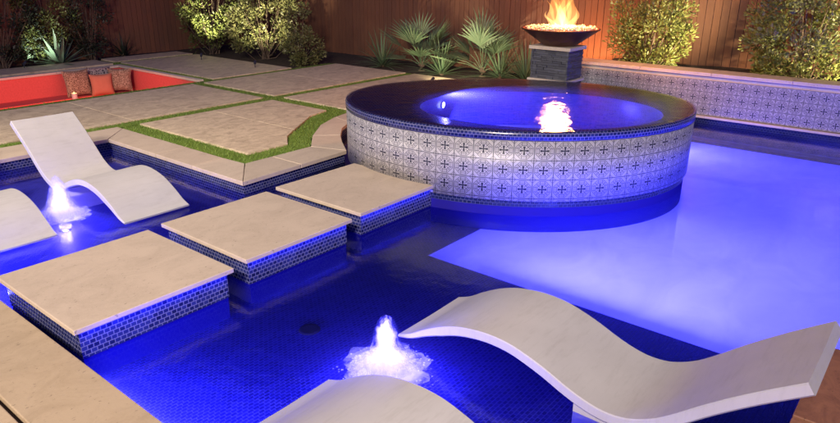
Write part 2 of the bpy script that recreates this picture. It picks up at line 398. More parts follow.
# patio side
edge=[(1.36,8.90),(4.17,8.90),(4.17,5.90),(5.86,5.98),(6.15,6.35),(6.40,6.64),(6.72,6.93),(7.08,7.14),(7.6,7.28),(8.4,7.36),(11.31,7.38)]
wallp=[(1.36,8.93),(4.20,8.93),(4.20,5.93),(5.85,6.01),(6.13,6.38),(6.38,6.67),(6.70,6.96),(7.07,7.17),(7.6,7.31),(8.4,7.39),(11.31,7.41)]
ulen=0
for (a,b) in zip(wallp[:-1],wallp[1:]):
    L=math.hypot(b[0]-a[0],b[1]-a[1])
    m.face([(*a,SHF),(*b,SHF),(*b,.105),(*a,.105)][::-1],uv=[(ulen,SHF),(ulen+L,SHF),(ulen+L,.105),(ulen,.105)][::-1],mi=0); ulen+=L
m.build('pool_wall',[M['mosaic'],M['plaster'],M['mosaic_dark']],kind='structure')

# ------------------------------------------------------------------ water
m=MB()
quad(m,1.362,4.5,.302,8.925,0); quad(m,4.5,11.305,-9,8.9,0)
m.build('water',M['water'],kind='structure')
# flat translucent sheet added to stand in for the pool's scattered glow
m=MB()
quad(m,4.502,10.60,-9,3.548,-.174)
m.build('pool_glow_sheet',M['glow_sheet'],kind='structure')

# ------------------------------------------------------------------ paving
def slabs(name,polys,mat,z1=H,th=.05,bevel=.006,shrink=.004):
    m=MB()
    for p in polys:
        c=np.mean(np.array(p),axis=0)
        q=[]
        for x,y in p:
            d=np.array([x,y])-c; L=np.linalg.norm(d); d=d*(1-shrink*1.4/L); q.append(tuple(c+d))
        m.prism(q,z1-th,z1)
    return m.build(name,mat,kind='structure',bevel=bevel)
R=lambda x0,x1,y0,y1:[(x0,y0),(x1,y0),(x1,y1),(x0,y1)]
cop=[R(-5,-2,8.90,9.50),R(-2,.2,8.9,9.5),R(.2,2.1,8.9,9.5),R(2.1,3.35,8.9,9.5),[(3.35,8.9),(4.17,8.9),(4.62,9.35),(4.62,9.5),(3.35,9.5)],
     [(4.17,8.9),(4.17,7.7),(4.62,7.7),(4.62,9.35)],R(4.17,4.62,6.9,7.7),[(4.17,6.9),(4.17,5.90),(4.64,6.49),(4.62,6.9)],
     [(4.17,5.90),(5.05,5.94),(5.05,6.49),(4.64,6.49)],[(5.05,5.94),(5.86,5.98),(5.70,6.49),(5.05,6.49)],
     [(5.86,5.98),(6.15,6.35),(6.40,6.64),(6.12,6.92),(5.92,6.72),(5.70,6.49)],[(6.40,6.64),(6.72,6.93),(7.08,7.14),(7.18,7.57),(6.65,7.33),(6.12,6.92)],
     [(7.08,7.14),(7.6,7.28),(7.65,7.68),(7.18,7.57)],[(7.6,7.28),(8.4,7.36),(8.4,7.75),(7.65,7.68)],R(8.4,10,7.36,7.75),R(10,11.6,7.36,7.75)]
slabs('coping',cop,M['limestone'],th=.052)
P1=[[(4.94,6.83),(5.60,6.83),(5.73,6.99),(5.88,7.17),(6.2,7.40),(6.2,9.46),(4.94,9.46)],
    [(6.2,7.40),(6.46,7.57),(7.0,7.93),(7.46,8.05),(7.46,9.46),(6.2,9.46)]]
big=P1+[R(7.75,9.4,7.75,9.5),R(9.4,11.5,7.75,9.5)]
for x0,x1 in ((-6,-3),(-3,0),(0,2.6),(2.6,5.0),(5.0,7.5),(7.75,9.6),(9.6,11.5)): big.append(R(x0,x1,9.75,12.0))
big+=[R(8.15,10.3,12.25,14.2),R(8.15,10.3,14.2,16.1),R(8.15,10.3,16.3,17.1)]
big+=[R(a,b,16.05,17.0) for a,b in ((-5,-1),(-1,2.5),(2.5,5.4),(5.4,7.95))]
big+=[R(-6,2.4,12.25,16.05)]
slabs('patio',big,M['travertine'],th=.05)
# near deck
dk=[R(-.9,.90,a,b) for a,b in ((-3,.5),(.5,2.4),(2.4,4.3),(4.3,6.2),(6.2,9.5))]+[R(.925,1.375,a,b) for a,b in ((-3,1.3),(1.3,5.6),(5.6,7.2),(7.2,9.5))]
dk+=[R(-6,-.92,-3,9.5)]
slabs('near_deck',dk,M['deck_stone'],th=.055)
m=MB(); m.box(-6,1.34,-3,9.0,.02,.115); m.build('deck_bed',M['joint'],kind='structure')
# red-brown flagstone deck at the right
pl=[]
for x0,x1,y0,y1 in ((3.55,4.47,-.25,.30),(2.7,3.53,-.5,.30),(1.385,2.68,-.4,.30),(3.6,4.47,-1.1,-.27),(2.6,3.58,-1.3,-.52),(1.385,2.58,-1.3,-.42),(1.385,4.47,-3,-1.32),(3.6,4.47,-1.3,-1.12)): pl.append(R(x0,x1,y0,y1))
slabs('stone_deck',pl,M['flagstone'],th=.06)
m=MB(); m.box(1.4,4.45,-3,.27,.0,.11); m.build('stone_deck_bed',M['joint'],kind='structure')
# patio bed under slabs and turf
m=MB()
m.prism(wallp[::-1]+[(-6,8.93),(-6,12.2),(11.5,12.2),(11.5,7.41)][::1],.03,.112) if False else None
bed=[(-6,8.95),(1.36,8.95),(4.22,8.95),(4.22,5.96),(5.84,6.04),(6.11,6.41),(6.36,6.70),(6.68,6.99),(7.05,7.2),(7.6,7.34),(8.4,7.42),(11.5,7.42),(11.5,12.24),(-6,12.24)]
m.prism(bed,.03,.110)
m.box(7.96,10.3,12.24,17.1,.03,.110); m.box(-6,7.9,15.8,17.0,.03,.110)
m.build('patio_bed',M['turf_base'],kind='structure')

# ------------------------------------------------------------------ turf strips
strips=[[(4.63,6.50),(5.69,6.50),(5.92,6.74),(6.11,6.93),(6.64,7.34),(7.17,7.59),(7.64,7.70),(7.74,7.76),(7.74,9.5),(7.47,9.5),(7.47,8.04),(7.0,7.92),(6.46,7.55),(5.89,7.16),(5.60,6.82),(4.93,6.82),(4.93,9.5),(4.63,9.5)],
        R(-6,11.5,9.48,9.75),R(-6,11.5,12.01,12.24),R(7.51,7.74,9.74,12.01),R(7.97,8.14,12.24,16.1),R(7.97,10.3,16.11,16.29)]
def inside(p,poly):
    x,y=p; c=False; n=len(poly); j=n-1
    for i in range(n):
        xi,yi=poly[i]; xj,yj=poly[j]
        if (yi>y)!=(yj>y) and x<(xj-xi)*(y-yi)/(yj-yi)+xi: c=not c
        j=i
    return c
m=MB()
for s in strips: m.prism(s,.09,.135)
for s in strips:
    xs_=[p[0] for p in s]; ys_=[p[1] for p in s]
    x0,x1,y0,y1=max(min(xs_),1.5),max(xs_),min(ys_),max(ys_)
    A=(x1-x0)*(y1-y0); dens=2600 if y1<9.6 else 1500
    if x0==1.5 and y0>9.6: dens=700
    for k in range(int(A*dens)):
        x=random.uniform(x0,x1); y=random.uniform(y0,y1)
        if not inside((x,y),s): continue
        x+=random.gauss(0,.012); y+=random.gauss(0,.012)
        h=random.uniform(.018,.042); a=random.uniform(0,2*PI); w=.005
        lx,ly=random.gauss(0,.024),random.gauss(0,.024)
        ca,sa=math.cos(a)*w,math.sin(a)*w
        m.face([(x-ca,y-sa,.13),(x+ca,y+sa,.13),(x+lx,y+ly,.13+h)])
tag(m.build('turf',M['grass']),'green artificial turf strips laid between the patio slabs','grass',kind='stuff')

# ------------------------------------------------------------------ stepping pads
pads=[((1.44,2.64),(3.95,5.17),'square stepping pad nearest the deck, closest to the bottom left of the pool'),
      ((2.79,3.96),(4.00,5.22),'middle square stepping pad of the three crossing the shelf'),
      ((4.11,5.27),(4.04,5.26),'square stepping pad touching the round tiled spa')]
for (x0,x1),(y0,y1),lb in pads:
    e=empty('stepping_pad',((x0+x1)/2,(y0+y1)/2,SHF),label=lb,cat='stepping pad',group='stepping pads across the shelf')
    cx,cy=(x0+x1)/2,(y0+y1)/2
    m=MB(); m.box(x0-cx,x1-cx,y0-cy,y1-cy,.212-SHF,.25-SHF); m.build('slab',M['limestone'],e,bevel=.006)
    m=MB(); m.box(x0-cx+.04,x1-cx-.04,y0-cy+.04,y1-cy-.04,-SHF+.01,.211-SHF); m.build('tiled_base',M['mosaic'],e)
    m=MB(); m.box(x0-cx+.045,x1-cx-.045,y0-cy+.045,y1-cy-.045,.001,-SHF+.009); m.build('footing',M['glow_plaster'],e)
# ------------------------------------------------------------------ spa
spa=empty('round_spa',(C[0],C[1],DEEP),label='round raised spa clad in patterned tiles, glowing blue inside, beside the pool',cat='spa')
N=144
per=[0]
pts=[ell(-k*2*PI/N) for k in range(N+1)]
for a,b in zip(pts[:-1],pts[1:]): per.append(per[-1]+math.hypot(b[0]-a[0],b[1]-a[1]))
sc_u=round(per[-1]/.20)*.20/per[-1]
def ring(prof,name,mat,c=C,vo=0,flip=False,smooth=True):
    m=MB(); P=[[(ell(-k*2*PI/N,a,b,c)[0]-C[0],ell(-k*2*PI/N,a,b,c)[1]-C[1],z-DEEP) for k in range(N)] for a,b,z in prof]
    vl=[0]
    for (a,b,z),(a2,b2,z2) in zip(prof[:-1],prof[1:]): vl.append(vl[-1]+math.hypot(a2-a,z2-z))
    m.grid(P,closed_v=True,uv=lambda i,j:(per[j]*sc_u,vo+vl[i]),flip=flip)
    return m.build(name,mat,spa)
ring([(2.055,1.725,.10),(2.055,1.725,.169)],'base_wall',M['mosaic_dark'])
ring([(2.052,1.722,DEEP),(2.052,1.722,.10)],'plaster_wall',M['glow_plaster'])  # purple glow at the waterline comes from this base colour
ring([(2.05,1.72,.17),(2.08,1.75,.17),(2.08,1.75,.80),(2.05,1.72,.80)],'tile_band',M['pattern_tile_spa'],vo=-.06)
ring([(2.06,1.73,.80),(2.088,1.758,.803),(2.088,1.758,.875),(2.07,1.74,.889),(2.0,1.67,.89)],'rim_mosaic',M['mosaic'])
CO=np.array([6.87,3.78])
# rim deck between outer edge and opening, and the inside
m=MB()
A=[(*ell(-k*2*PI/N,2.0,1.67),.89) for k in range(N)]
B=[(*ell(-k*2*PI/N,1.42,1.12,CO),.86) for k in range(N)]
B2=[(*ell(-k*2*PI/N,1.40,1.10,CO),.84) for k in range(N)]
off=lambda L:[(x-C[0],y-C[1],z-DEEP) for x,y,z in L]
m.grid([off(A),off(B),off(B2)],closed_v=True)
m.build('rim_ledge',M['mosaic_dark'],spa)
m=MB()
rows=[(1.40,1.10,.84),(1.40,1.10,.42),(1.36,1.06,.40),(.80,.62,.39),(.76,.58,.36),(.74,.56,.0),(.01,.01,-.02)]
P=[off([(*ell(-k*2*PI/N,a,b,CO),z) for k in range(N)]) for a,b,z in rows]
rl=[0]
for (a,b,z),(a2,b2,z2) in zip(rows[:-1],rows[1:]): rl.append(rl[-1]+math.hypot(a2-a,z2-z))
m.grid(P[:3],closed_v=True,uv=lambda i,j:(per[j]*.67,rl[i]),mi=0); m.grid(P[2:],closed_v=True,mi=1)
m.build('spa_basin',[M['spa_mosaic'],M['plaster']],spa)
# lamp on the inside wall
lp=ell(math.radians(30),1.385,1.085,CO)
def lamp_disc(name,loc,nrm,r,parent):
    m=MB(); n=Vector(nrm).normalized(); a=n.cross(Vector((0,0,1))).normalized(); b=n.cross(a)
    c=Vector((0,0,0))
    prof=[(r*1.25,0),(r*1.22,.02),(r,.025),(r*.98,.015)]
    m.grid([[c+a*rr*math.cos(k*2*PI/20)+b*rr*math.sin(k*2*PI/20)+n*h for k in range(20)] for rr,h in prof],closed_v=True)
    o=m.build(name,M['steel'],parent,loc=loc)
    m=MB(); m.face([c+a*r*math.cos(k*2*PI/20)+b*r*math.sin(k*2*PI/20)+n*.016 for k in range(20)])
    m.build('lens',M['lens'],o)
    return o
# spa water, spilling to the edge
m=MB()
P=[[(*ell(-k*2*PI/N,a,b),.895+(.0 if a>1e-3 else 0)) for k in range(N)] for a,b in ((2.085,1.755),(1.4,1.1),(.01,.01))]
m.grid(P,closed_v=True,flip=True)
m.build('spa_water',M['spa_water'],kind='structure')

# ------------------------------------------------------------------ raised wall
def wall_len(): pass
rw=empty('raised_wall',(11.3,-1.0,.08),label='long raised garden wall faced with patterned tiles behind the pool',cat='wall')
m=MB(); m.box(0,.34,-6.5,6.72,0,.682); m.build('wall_core',M['capstone'],rw)
m=MB(); m.face([(-.016,6.74,.052),(-.016,-6.5,.052),(-.016,-6.5,.622),(-.016,6.74,.622)],uv=[(0,0),(13.24,0),(13.24,.57),(0,.57)])
m.face([(-.016,6.74,.052),(-.016,6.74,.622),(.34,6.74,.622),(.34,6.74,.052)],uv=[(0,0),(0,.57),(.356,.57),(.356,0)])
m.face([(-.016,6.74,.622),(-.016,-6.5,.622),(0,-6.5,.622),(0,6.74,.622)]); m.build('tile_face',M['pattern_tile'],rw)
m=MB()
y=-6.5
while y<6.74:
    y2=min(y+1.18,6.76); m.box(-.05,.40,y+.003,y2-.003,.684,.742); y=y2
m.build('capstone',M['capstone'],rw,bevel=.006)
m=MB()
y=-6.5
while y<6.74:
    y2=min(y+1.18,6.76); m.box(-.07,-.001,y+.002,y2-.002,.012,.048); y=y2
m.build('ledge',M['capstone'],rw,bevel=.004)

# ------------------------------------------------------------------ pedestal, bowl, flame
px,py=8.33,4.18
ped=empty('stone_pedestal',(9.855,5.15,.665),label='dark stacked stone pedestal with pale cap and base slabs behind the spa',cat='pedestal')
m=MB(); z=0
m.box(-.19,.19,-.26,.26,.041,.44)
z=.041
while z<.438:
    h=min(random.choice((.022,.03,.038)),.44-z)
    for side in range(4):
        L=.56 if side in(0,2) else .44
        u=-L/2
        while u<L/2:
            w=min(random.uniform(.07,.2),L/2-u+.001); d=random.uniform(.015,.032)
            if side==0: m.box(-.19-d,-.19,u,u+w-.003,z+.001,z+h-.002)
            if side==2: m.box(.19,.19+d,u,u+w-.003,z+.001,z+h-.002)
            if side==1: m.box(u,u+w-.003,-.26-d,-.26,z+.001,z+h-.002)
            if side==3: m.box(u,u+w-.003,.26,.26+d,z+.001,z+h-.002)
            u+=w
    z+=h
m.build('stone_body',M['slate'],ped)
m=MB(); m.box(-.25,.25,-.32,.32,.44,.488); m.build('cap_slab',M['capstone'],ped,bevel=.006)
m=MB(); m.box(-.25,.25,-.32,.32,.006,.04); m.build('base_slab',M['capstone'],ped,bevel=.006)
ped.scale=(1.15,)*3
m=MB(); m.box(-.22,.22,-.29,.29,(SHF-.665)/1.15+.002,.004); m.build('tiled_footing',M['mosaic_dark'],ped)
bw=empty('fire_bowl',(9.855,5.12,1.2255),label='wide rusty copper fire bowl filled with pale gravel on the pedestal',cat='fire bowl')
m=MB(); m.lathe([(.001,.0),(.20,.0),(.23,.012),(.40,.13),(.52,.215),(.535,.222),(.535,.236),(.51,.236),(.49,.215),(.2,.19),(.001,.19)][::-1],seg=56); m.build('bowl',M['copper'],bw)
m=MB()
ico=[(1,0,0),(-1,0,0),(0,1,0),(0,-1,0),(0,0,1),(0,0,-1)]; icf=[(0,2,4),(2,1,4),(1,3,4),(3,0,4),(2,0,5),(1,2,5),(3,1,5),(0,3,5)]
for k in range(420):
    r=.49*math.sqrt(random.random()); a=random.uniform(0,2*PI); s=random.uniform(.012,.026)
    c=Vector((r*math.cos(a),r*math.sin(a),.228+random.uniform(0,.022)))
    rot=Matrix.Rotation(random.uniform(0,6),3,Vector((random.random(),random.random(),.3)).normalized())
    vs=[c+rot@Vector(v)*s*random.uniform(.7,1.2) for v in ico]
    b=len(m.v); m.v+=[tuple(v) for v in vs]
    for f in icf: m.f.append(tuple(b+i for i in f)); m.uv.append(None); m.sm.append(False); m.mi.append(0)
m.build('gravel',M['gravel'],bw,kind='stuff')
bw.scale=(1.15,)*3
m=MB()
def tongue(m,x,y,r,h,lean,ph):
    P=[]; n=14
    for i in range(n):
        t_=i/(n-1); rr=r*(math.sin(PI*min(1,.22+.78*t_))**.8)*(1-t_**2.2)+.002
        cx=x+lean[0]*t_**1.5+.035*math.sin(ph+7*t_); cy=y+lean[1]*t_**1.5+.035*math.cos(ph*1.3+6*t_)
        P.append([(cx+rr*math.cos(k*2*PI/14),cy+rr*math.sin(k*2*PI/14),h*t_) for k in range(14)])
    m.grid(P,closed_v=True,flip=True)
for (x,y,r,h,le,ph) in ((0,.0,.12,.66,(0,.05),0),(.05,-.08,.085,.58,(0,-.04),1),(-.05,.08,.08,.56,(0,.10),2),(.03,.03,.05,.60,(0,.12),7),(-.06,-.04,.05,.5,(0,-.1),8),(.02,.14,.07,.36,(0,.2),3),(0,-.16,.06,.30,(0,-.05),4),(-.1,.02,.08,.42,(-.04,.06),5),(.0,.2,.045,.22,(0,.1),6),(.1,.03,.08,.46,(.03,.1),2.5)):
    tongue(m,x,y,r,h,le,ph)
fl=m.build('flame',M['flame'],loc=(9.855,5.09,1.48)); fl.scale=(1.02,1.02,1.18)
tag(fl,'bright orange flame burning in the copper fire bowl','flame')

# ------------------------------------------------------------------ loungers
prof=[(-.10,.035),(0,.075),(.12,.15),(.25,.22),(.38,.27),(.52,.30),(.65,.31),(.78,.30),(.90,.27),(1.02,.23),(1.14,.18),(1.24,.145),(1.34,.122),(1.43,.118),(1.52,.135),(1.62,.18),(1.72,.25),(1.9,.41),(2.08,.555),(2.28,.70)]
def cat(P,n=6):
    out=[]
    for i in range(len(P)-1):
        p0=P[max(i-1,0)];p1=P[i];p2=P[i+1];p3=P[min(i+2,len(P)-1)]
        for k in range(n):
            t=k/n
            out.append(tuple(.5*((2*p1[j])+(-p0[j]+p2[j])*t+(2*p0[j]-5*p1[j]+4*p2[j]-p3[j])*t*t+(-p0[j]+3*p1[j]-3*p2[j]+p3[j])*t**3) for j in (0,1)))
    out.append(P[-1]); return out
pp=cat(prof,4)
def make_lounger():
    root=empty('pool_lounger',(0,0,0))
    W=.36; th=.065
    top=[];bot=[]
    for i,(s,z) in enumerate(pp):
        a=pp[max(i-1,0)]; b=pp[min(i+1,len(pp)-1)]
        tx,tz=b[0]-a[0],b[1]-a[1]; L=math.hypot(tx,tz); nx,nz=-tz/L,tx/L
        th_=th*(.35+.65*min(1,max(0,(s+.1)/.35)))
        top.append((s,z)); bot.append((s-nx*th_*1.0,z-nz*th_))
    m=MB()
    e=.010
    # rounded-edge board: cross-section loop swept along the profile
    P=[]
    for (ts,tz),(bs,bz) in zip(top,bot):
        ds,dz=ts-bs,tz-bz
        L=math.hypot(ds,dz); us,uz=ds/L,dz/L
        row=[]
        for x,k in ((-W,e),(-W+.003,L-.006),(-W+.010,L),(0,L-.004),(W-.010,L),(W-.003,L-.006),(W,e),(W-e,0),(-W+e,0)):
            row.append((x,bs+us*k,bz+uz*k))
        P.append(row)
    m.grid(P,closed_v=True,flip=True,smooth=True)
    m.face(P[0][::-1][::-1]); m.face(P[-1][::-1])
    o=m.build('shell',M['resin'],root)
    b=o.modifiers.new('edge','EDGE_SPLIT'); b.split_angle=math.radians(40)
    # foot pedestals that carry the shell on the shelf floor
    for s0,s1 in ((1.18,1.60),):
        m=MB(); 
        q=[(s,z-.05) for s,z in pp if s0<=s<=s1]
        Pq=[[( -W+.05,s,z),(W-.05,s,z)] for s,z in q]
        zb=SHF+.002
        m.grid(Pq,smooth=False)
        m.face([(-W+.05,q[0][0],zb),(W-.05,q[0][0],zb),(W-.05,q[0][0],q[0][1]),(-W+.05,q[0][0],q[0][1])])
        m.face([(W-.05,q[-1][0],zb),(-W+.05,q[-1][0],zb),(-W+.05,q[-1][0],q[-1][1]),(W-.05,q[-1][0],q[-1][1])])
        m.face([(W-.05,s,z) for s,z in q][::-1]+[(W-.05,q[0][0],zb),(W-.05,q[-1][0],zb)])
        m.face([(-W+.05,s,z) for s,z in q]+[(-W+.05,q[-1][0],zb),(-W+.05,q[0][0],zb)])
        m.build('base',M['resin'],root)
    return root
L=make_lounger()
spots=[(3.335,2.50,PI,'whole white pool lounger at the lower right, its headrest over the stone deck'),
       (3.205,6.12,0,'whole white pool lounger on the left shelf behind the fountain'),
       (1.95,6.32,0,'white pool lounger at the left picture edge with only its curved foot half in view'),
       (1.96,2.48,PI,'white pool lounger at the bottom edge of the picture, cut off past its curved foot')]
for i,(x,y,r,lb) in enumerate(spots):
    o=L if i==0 else copy_tree(L)
    o.location=(x,y,0); o.rotation_euler=(0,0,r)
    tag(o,lb,'pool lounger','white loungers on the pool shelf')

# ------------------------------------------------------------------ bubblers and drain
def bubbler(x,y,h,lb,seed,sx=1.0):
    r0=random.Random(seed)
    b=empty('bubbler_fountain',(x,y,SHF),label=lb,cat='fountain',group='lit bubbler fountains')
    m=MB(); m.lathe([(.001,.012),(.05,.012),(.055,.002)][::-1],seg=24); m.build('nozzle',M['steel'],b)
    m=MB(); n=22; seg=28
    for sc_ in (.4,.6,.8,1.0,1.2):
      P=[]
      for i in range(n):
        t_=i/(n-1); z=-SHF-.005+h*t_*(.8+.2*sc_)
        rr=(.105*math.sqrt(max(0,1-t_**2.4))*(1-.25*t_)+.10*max(0,1-t_*2.2)**2)*sc_+.001
        P.append([((rr*(1+.06*math.sin(3*k*2*PI/seg+15*t_+seed)+.03*r0.uniform(-1,1)))*math.cos(k*2*PI/seg)*sx,(rr*(1+.06*math.cos(2*k*2*PI/seg+7*t_)+.03*r0.uniform(-1,1)))*math.sin(k*2*PI/seg),z+(.008*r0.uniform(-1,1) if 0<i<n-1 else 0)) for k in range(seg)])
      m.grid(P,closed_v=True,flip=True)
    m.build('water_jet',M['foam'],b)
    # churned foam collar with droplets
    m=MB(); 
    for k in range(520):
        a=r0.uniform(0,2*PI); d=.10+abs(r0.gauss(0,.10)); s=r0.uniform(.004,.010)*(1.2 if d<.2 else .7)
        zz=-SHF+r0.uniform(0,.05)*max(0,1-d/.4)+s*.2
        c=Vector((d*math.cos(a),d*math.sin(a),zz))
        m.lathe([(s*1.3,-s*.3),(s,.35*s),(.001,s*.6)][::-1],c.x,c.y,8) if False else None
        bI=len(m.v); vs=[c+Vector((v[0]*s*1.6,v[1]*s*1.6,v[2]*s*.7)) for v in ico]; m.v+=[tuple(v) for v in vs]
        for f in icf: m.f.append(tuple(bI+i for i in f)); m.uv.append(None); m.sm.append(True); m.mi.append(0)
    for lay in range(2):
      nr=14; P=[]; ph=[r0.uniform(0,6) for _ in range(4)]
      for i in range(nr):
        t_=i/(nr-1); rr=.05+(.18+.05*lay)*t_
        P.append([(rr*(1+.10*math.sin(5*a_+ph[0])+.06*math.sin(13*a_+ph[1]))*math.cos(a_),rr*(1+.10*math.sin(4*a_+ph[2])+.06*math.sin(11*a_+ph[3]))*math.sin(a_),-SHF+(.075-.03*lay)*(1-t_)**1.3+.018*r0.uniform(0,1)*(1-t_)**.5*(i<nr-1)+.002) for a_ in [k*2*PI/64 for k in range(64)]])
      m.grid(P,closed_v=True)
    m.build('foam_ring',M['froth'],b)
    return b
bubbler(2.68,2.44,.36,'glowing bubbler fountain between the two right loungers',1)
bubbler(2.60,6.80,.42,'glowing bubbler fountain between the two left loungers',5,1.2)
m=MB(); m.lathe([(.001,.006),(.05,.006),(.075,.010),(.082,.001)][::-1],seg=28)
tag(m.build('floor_drain',M['plastic'],loc=(2.86,3.38,SHF)),'small round dark drain fitting on the mosaic shelf floor','drain')

# ------------------------------------------------------------------ sunken seating pit
m=MB()
x0,x1,y0,y1,zb=2.6,7.86,12.29,15.6,-.75
m.face([(x0,y1,zb),(x1,y1,zb),(x1,y1,H-.03),(x0,y1,H-.03)][::-1]); m.face([(x1,y1,zb),(x1,y0,zb),(x1,y0,H-.03),(x1,y1,H-.03)][::-1])
m.face([(x1,y0,zb),(x0,y0,zb),(x0,y0,H-.05),(x1,y0,H-.05)][::-1]); m.face([(x0,y0,zb),(x0,y1,zb),(x0,y1,H-.03),(x0,y0,H-.03)][::-1])
m.face([(x0,y0,zb),(x1,y0,zb),(x1,y1,zb),(x0,y1,zb)])
m.box(x0,x1-.001,y1-.55,y1-.001,zb+.001,-.36); m.box(x1-.55,x1-.001,y0+.001,y1-.552,zb+.001,-.36)
m.build('sunken_pit',M['red_wall'],kind='structure')
slabs('pit_coping',[R(2.6,5.2,15.57,15.74),R(5.2,7.83,15.57,15.74),R(7.83,7.96,12.30,14.0),R(7.83,7.96,14.0,15.74)],M['capstone'],z1=H+.004,th=.05,shrink=.002)
def pillow(x,y,z,rz,tilt,w,mat,lb):
    m=MB(); n=14; F=[];Bk=[]
    for i in range(n+1):
        r1=[];r2=[]
        for j in range(n+1):
            u=2*i/n-1; v=2*j/n-1
            pinch=1-.10*(1-abs(u)**2)*abs(v)**4-.0
            pu=u*(1-.09*(1-v*v)**1 * abs(u)**3); pv=v*(1-.09*(1-u*u)*abs(v)**3)
            t_=.10*((1-u**4)*(1-v**4))**.55
            r1.append((pu*w/2,-t_,pv*w/2)); r2.append((pu*w/2,t_,pv*w/2))
        F.append(r1);Bk.append(r2)
    m.grid(F,flip=False); m.grid(Bk,flip=True)
    o=m.build('throw_pillow',mat,loc=(x,y,z)); o.rotation_euler=(tilt,0,rz)
    return tag(o,lb,'pillow','throw pillows in the sunken pit')
pillow(6.66,15.22,-.07,0,-.22,.58,M['pillow_pattern'],'leftmost patterned pillow leaning on the red pit wall')
pillow(7.08,14.98,-.13,-.3,-.2,.48,M['pillow_orange'],'plain orange pillow between the patterned ones')
pillow(7.26,15.38,-.05,-.2,-.2,.52,M['pillow_grey'],'grey patterned pillow at the back corner of the pit')
pillow(7.50,14.95,-.07,-.7,-.2,.52,M['pillow_pattern'],'rightmost patterned pillow in the pit corner')
cl=empty('candle_lantern',(6.33,14.72,-.36),label='small glowing candle glass in front of the leftmost pillow',cat='candle')
m=MB(); m.lathe([(.001,0),(.05,0),(.055,.02),(.055,.16),(.05,.165),(.05,.02)][::-1],seg=20); m.build('glass',M['capstone'],cl)
m=MB(); m.lathe([(.001,.02),(.03,.02),(.03,.12),(.012,.16),(.001,.20)][::-1],seg=12); m.build('candle_flame',M['candle'],cl)

# ------------------------------------------------------------------ fences
def fence(name,p0,p1,z0,z1,lb):
    p0=Vector(p0);p1=Vector(p1);d=(p1-p0);L=d.length;d.normalize();n=Vector((-d.y,d.x))
    ang=math.atan2(d.y,d.x)
    e=empty(name,(p0.x,p0.y,z0),ang,label=lb,cat='fence')
    m=MB(); u=0
    while u<L:
        w=random.uniform(.135,.15); dz=random.uniform(-.01,.01); off=random.uniform(-.006,.006)
        m.box(u,u+w-.010,off,off+.02,0,z1-z0+dz); u+=w
    m.build('board_panel',M['wood'],e)
    for h in (.35,(z1-z0)*.5,(z1-z0)-.3):
        m=MB(); m.box(0,L,.03 if n.y>=0 or True else 0,.07,h,h+.09); m.build('rail',M['wood'],e)
    u=.1
    while u<L:
        m=MB(); m.box(u,u+.1,.072,.17,0,z1-z0-.05); m.build('post',M['wood'],e); u+=2.4
    return e
fence('wood_fence',(13.4,17.8),(13.4,-6.0),.09,2.75,'stained wooden board fence behind the palms, fire bowl and raised wall')
fence('wood_fence',(-6,17.8),(13.3,17.8),.09,2.75,'shadowy wooden board fence at the far left behind the agave')

# ------------------------------------------------------------------ plants
def leaf(m,p,d,L,w,up=None):
    d=Vector(d).normalized(); a=d.cross(Vector((random.gauss(0,1),random.gauss(0,1),random.gauss(0,1))))
    if a.length<1e-3: a=Vector((1,0,0))
    a.normalize(); p=Vector(p)
    q1=p+d*L*.5+a*w*.5; q2=p+d*L*.5-a*w*.5
    m.face([p,q1,p+d*L,q2])
def shrub(x,y,z,rx,ry,h,nl,size,mat,lb,kind='shrub',twigs=26,group='leafy shrubs along the fence',name='leafy_shrub',seed=1,lumps=46,cone=False):
    random.seed(seed)
    e=empty(name,(x,y,z),label=lb,cat=kind,group=group)
    st=MB(); fo=MB()
    tips=[]
    for k in range(lumps):
        a=random.uniform(0,2*PI); zz=random.random()
        prof_=(1-zz*.97) if cone else (math.sin(PI*(.16+.74*zz)))**.6
        rr=(.35+.65*math.sqrt(random.random()))*prof_
        tips.append(Vector((rx*rr*math.cos(a),ry*rr*math.sin(a),h*(.08+.92*zz))))
    for tp in tips[:twigs]:
        b=Vector((random.gauss(0,.05),random.gauss(0,.05),0)); mid=b*.5+tp*.5+Vector((0,0,-.1*h*random.random())); mid.x*=.8; mid.y*=.8
        st.tube([b,mid,tp],[.018,.012,.004],5,cap=False)
    per_=nl//lumps
    for tp in tips:
        s=random.uniform(.13,.24)*min(rx*1.6,1.0)
        for k in range(int(per_*random.uniform(.6,1.4))):
            d=Vector((random.gauss(0,1),random.gauss(0,1),random.gauss(0,.9)))
            dn=d.normalized(); rad=s*(random.random()**.5)
            p=tp+Vector((dn.x*rad,dn.y*rad,dn.z*rad*1.1))
            if p.z<.02: p.z=.02+random.random()*.05
            o_=Vector((p.x,p.y,0)); dirn=(dn+o_*.6+Vector((0,0,.5)))
            leaf(fo,p,dirn,size*random.uniform(.6,1.3),size*random.uniform(.35,.6))
    st.build('stems',M['bark'],e); fo.build('foliage',mat,e)
    return e
shrub(10.95,16.3,.09,.95,.8,2.5,6200,.085,M['leaf_green'],'green shrub standing left of the larger olive shrub by the fence',seed=3,lumps=60)
shrub(11.2,14.35,.09,.95,1.0,2.4,8500,.085,M['leaf_olive'],'wide olive brown shrub at the middle left of the fence',seed=4,lumps=80)
shrub(11.15,12.85,.09,.5,.6,1.3,2600,.075,M['leaf_olive'],'low thin olive shrub with bare twigs right of the wide olive one',seed=9,lumps=30)
shrub(6.0,17.35,.09,.9,.4,2.2,4500,.08,M['leaf_dark'],'dark shrub in the top left corner behind the agave',seed=5,lumps=50)
shrub(7.15,17.45,.09,.75,.3,2.3,4500,.08,M['leaf_green'],'dim green shrub just right above the agave',seed=6,lumps=40)
shrub(12.3,4.58,.58,.62,.66,2.0,9500,.07,M['leaf_yellow'],'bright yellow green shrub uplit right of the fire bowl',seed=7,lumps=80)
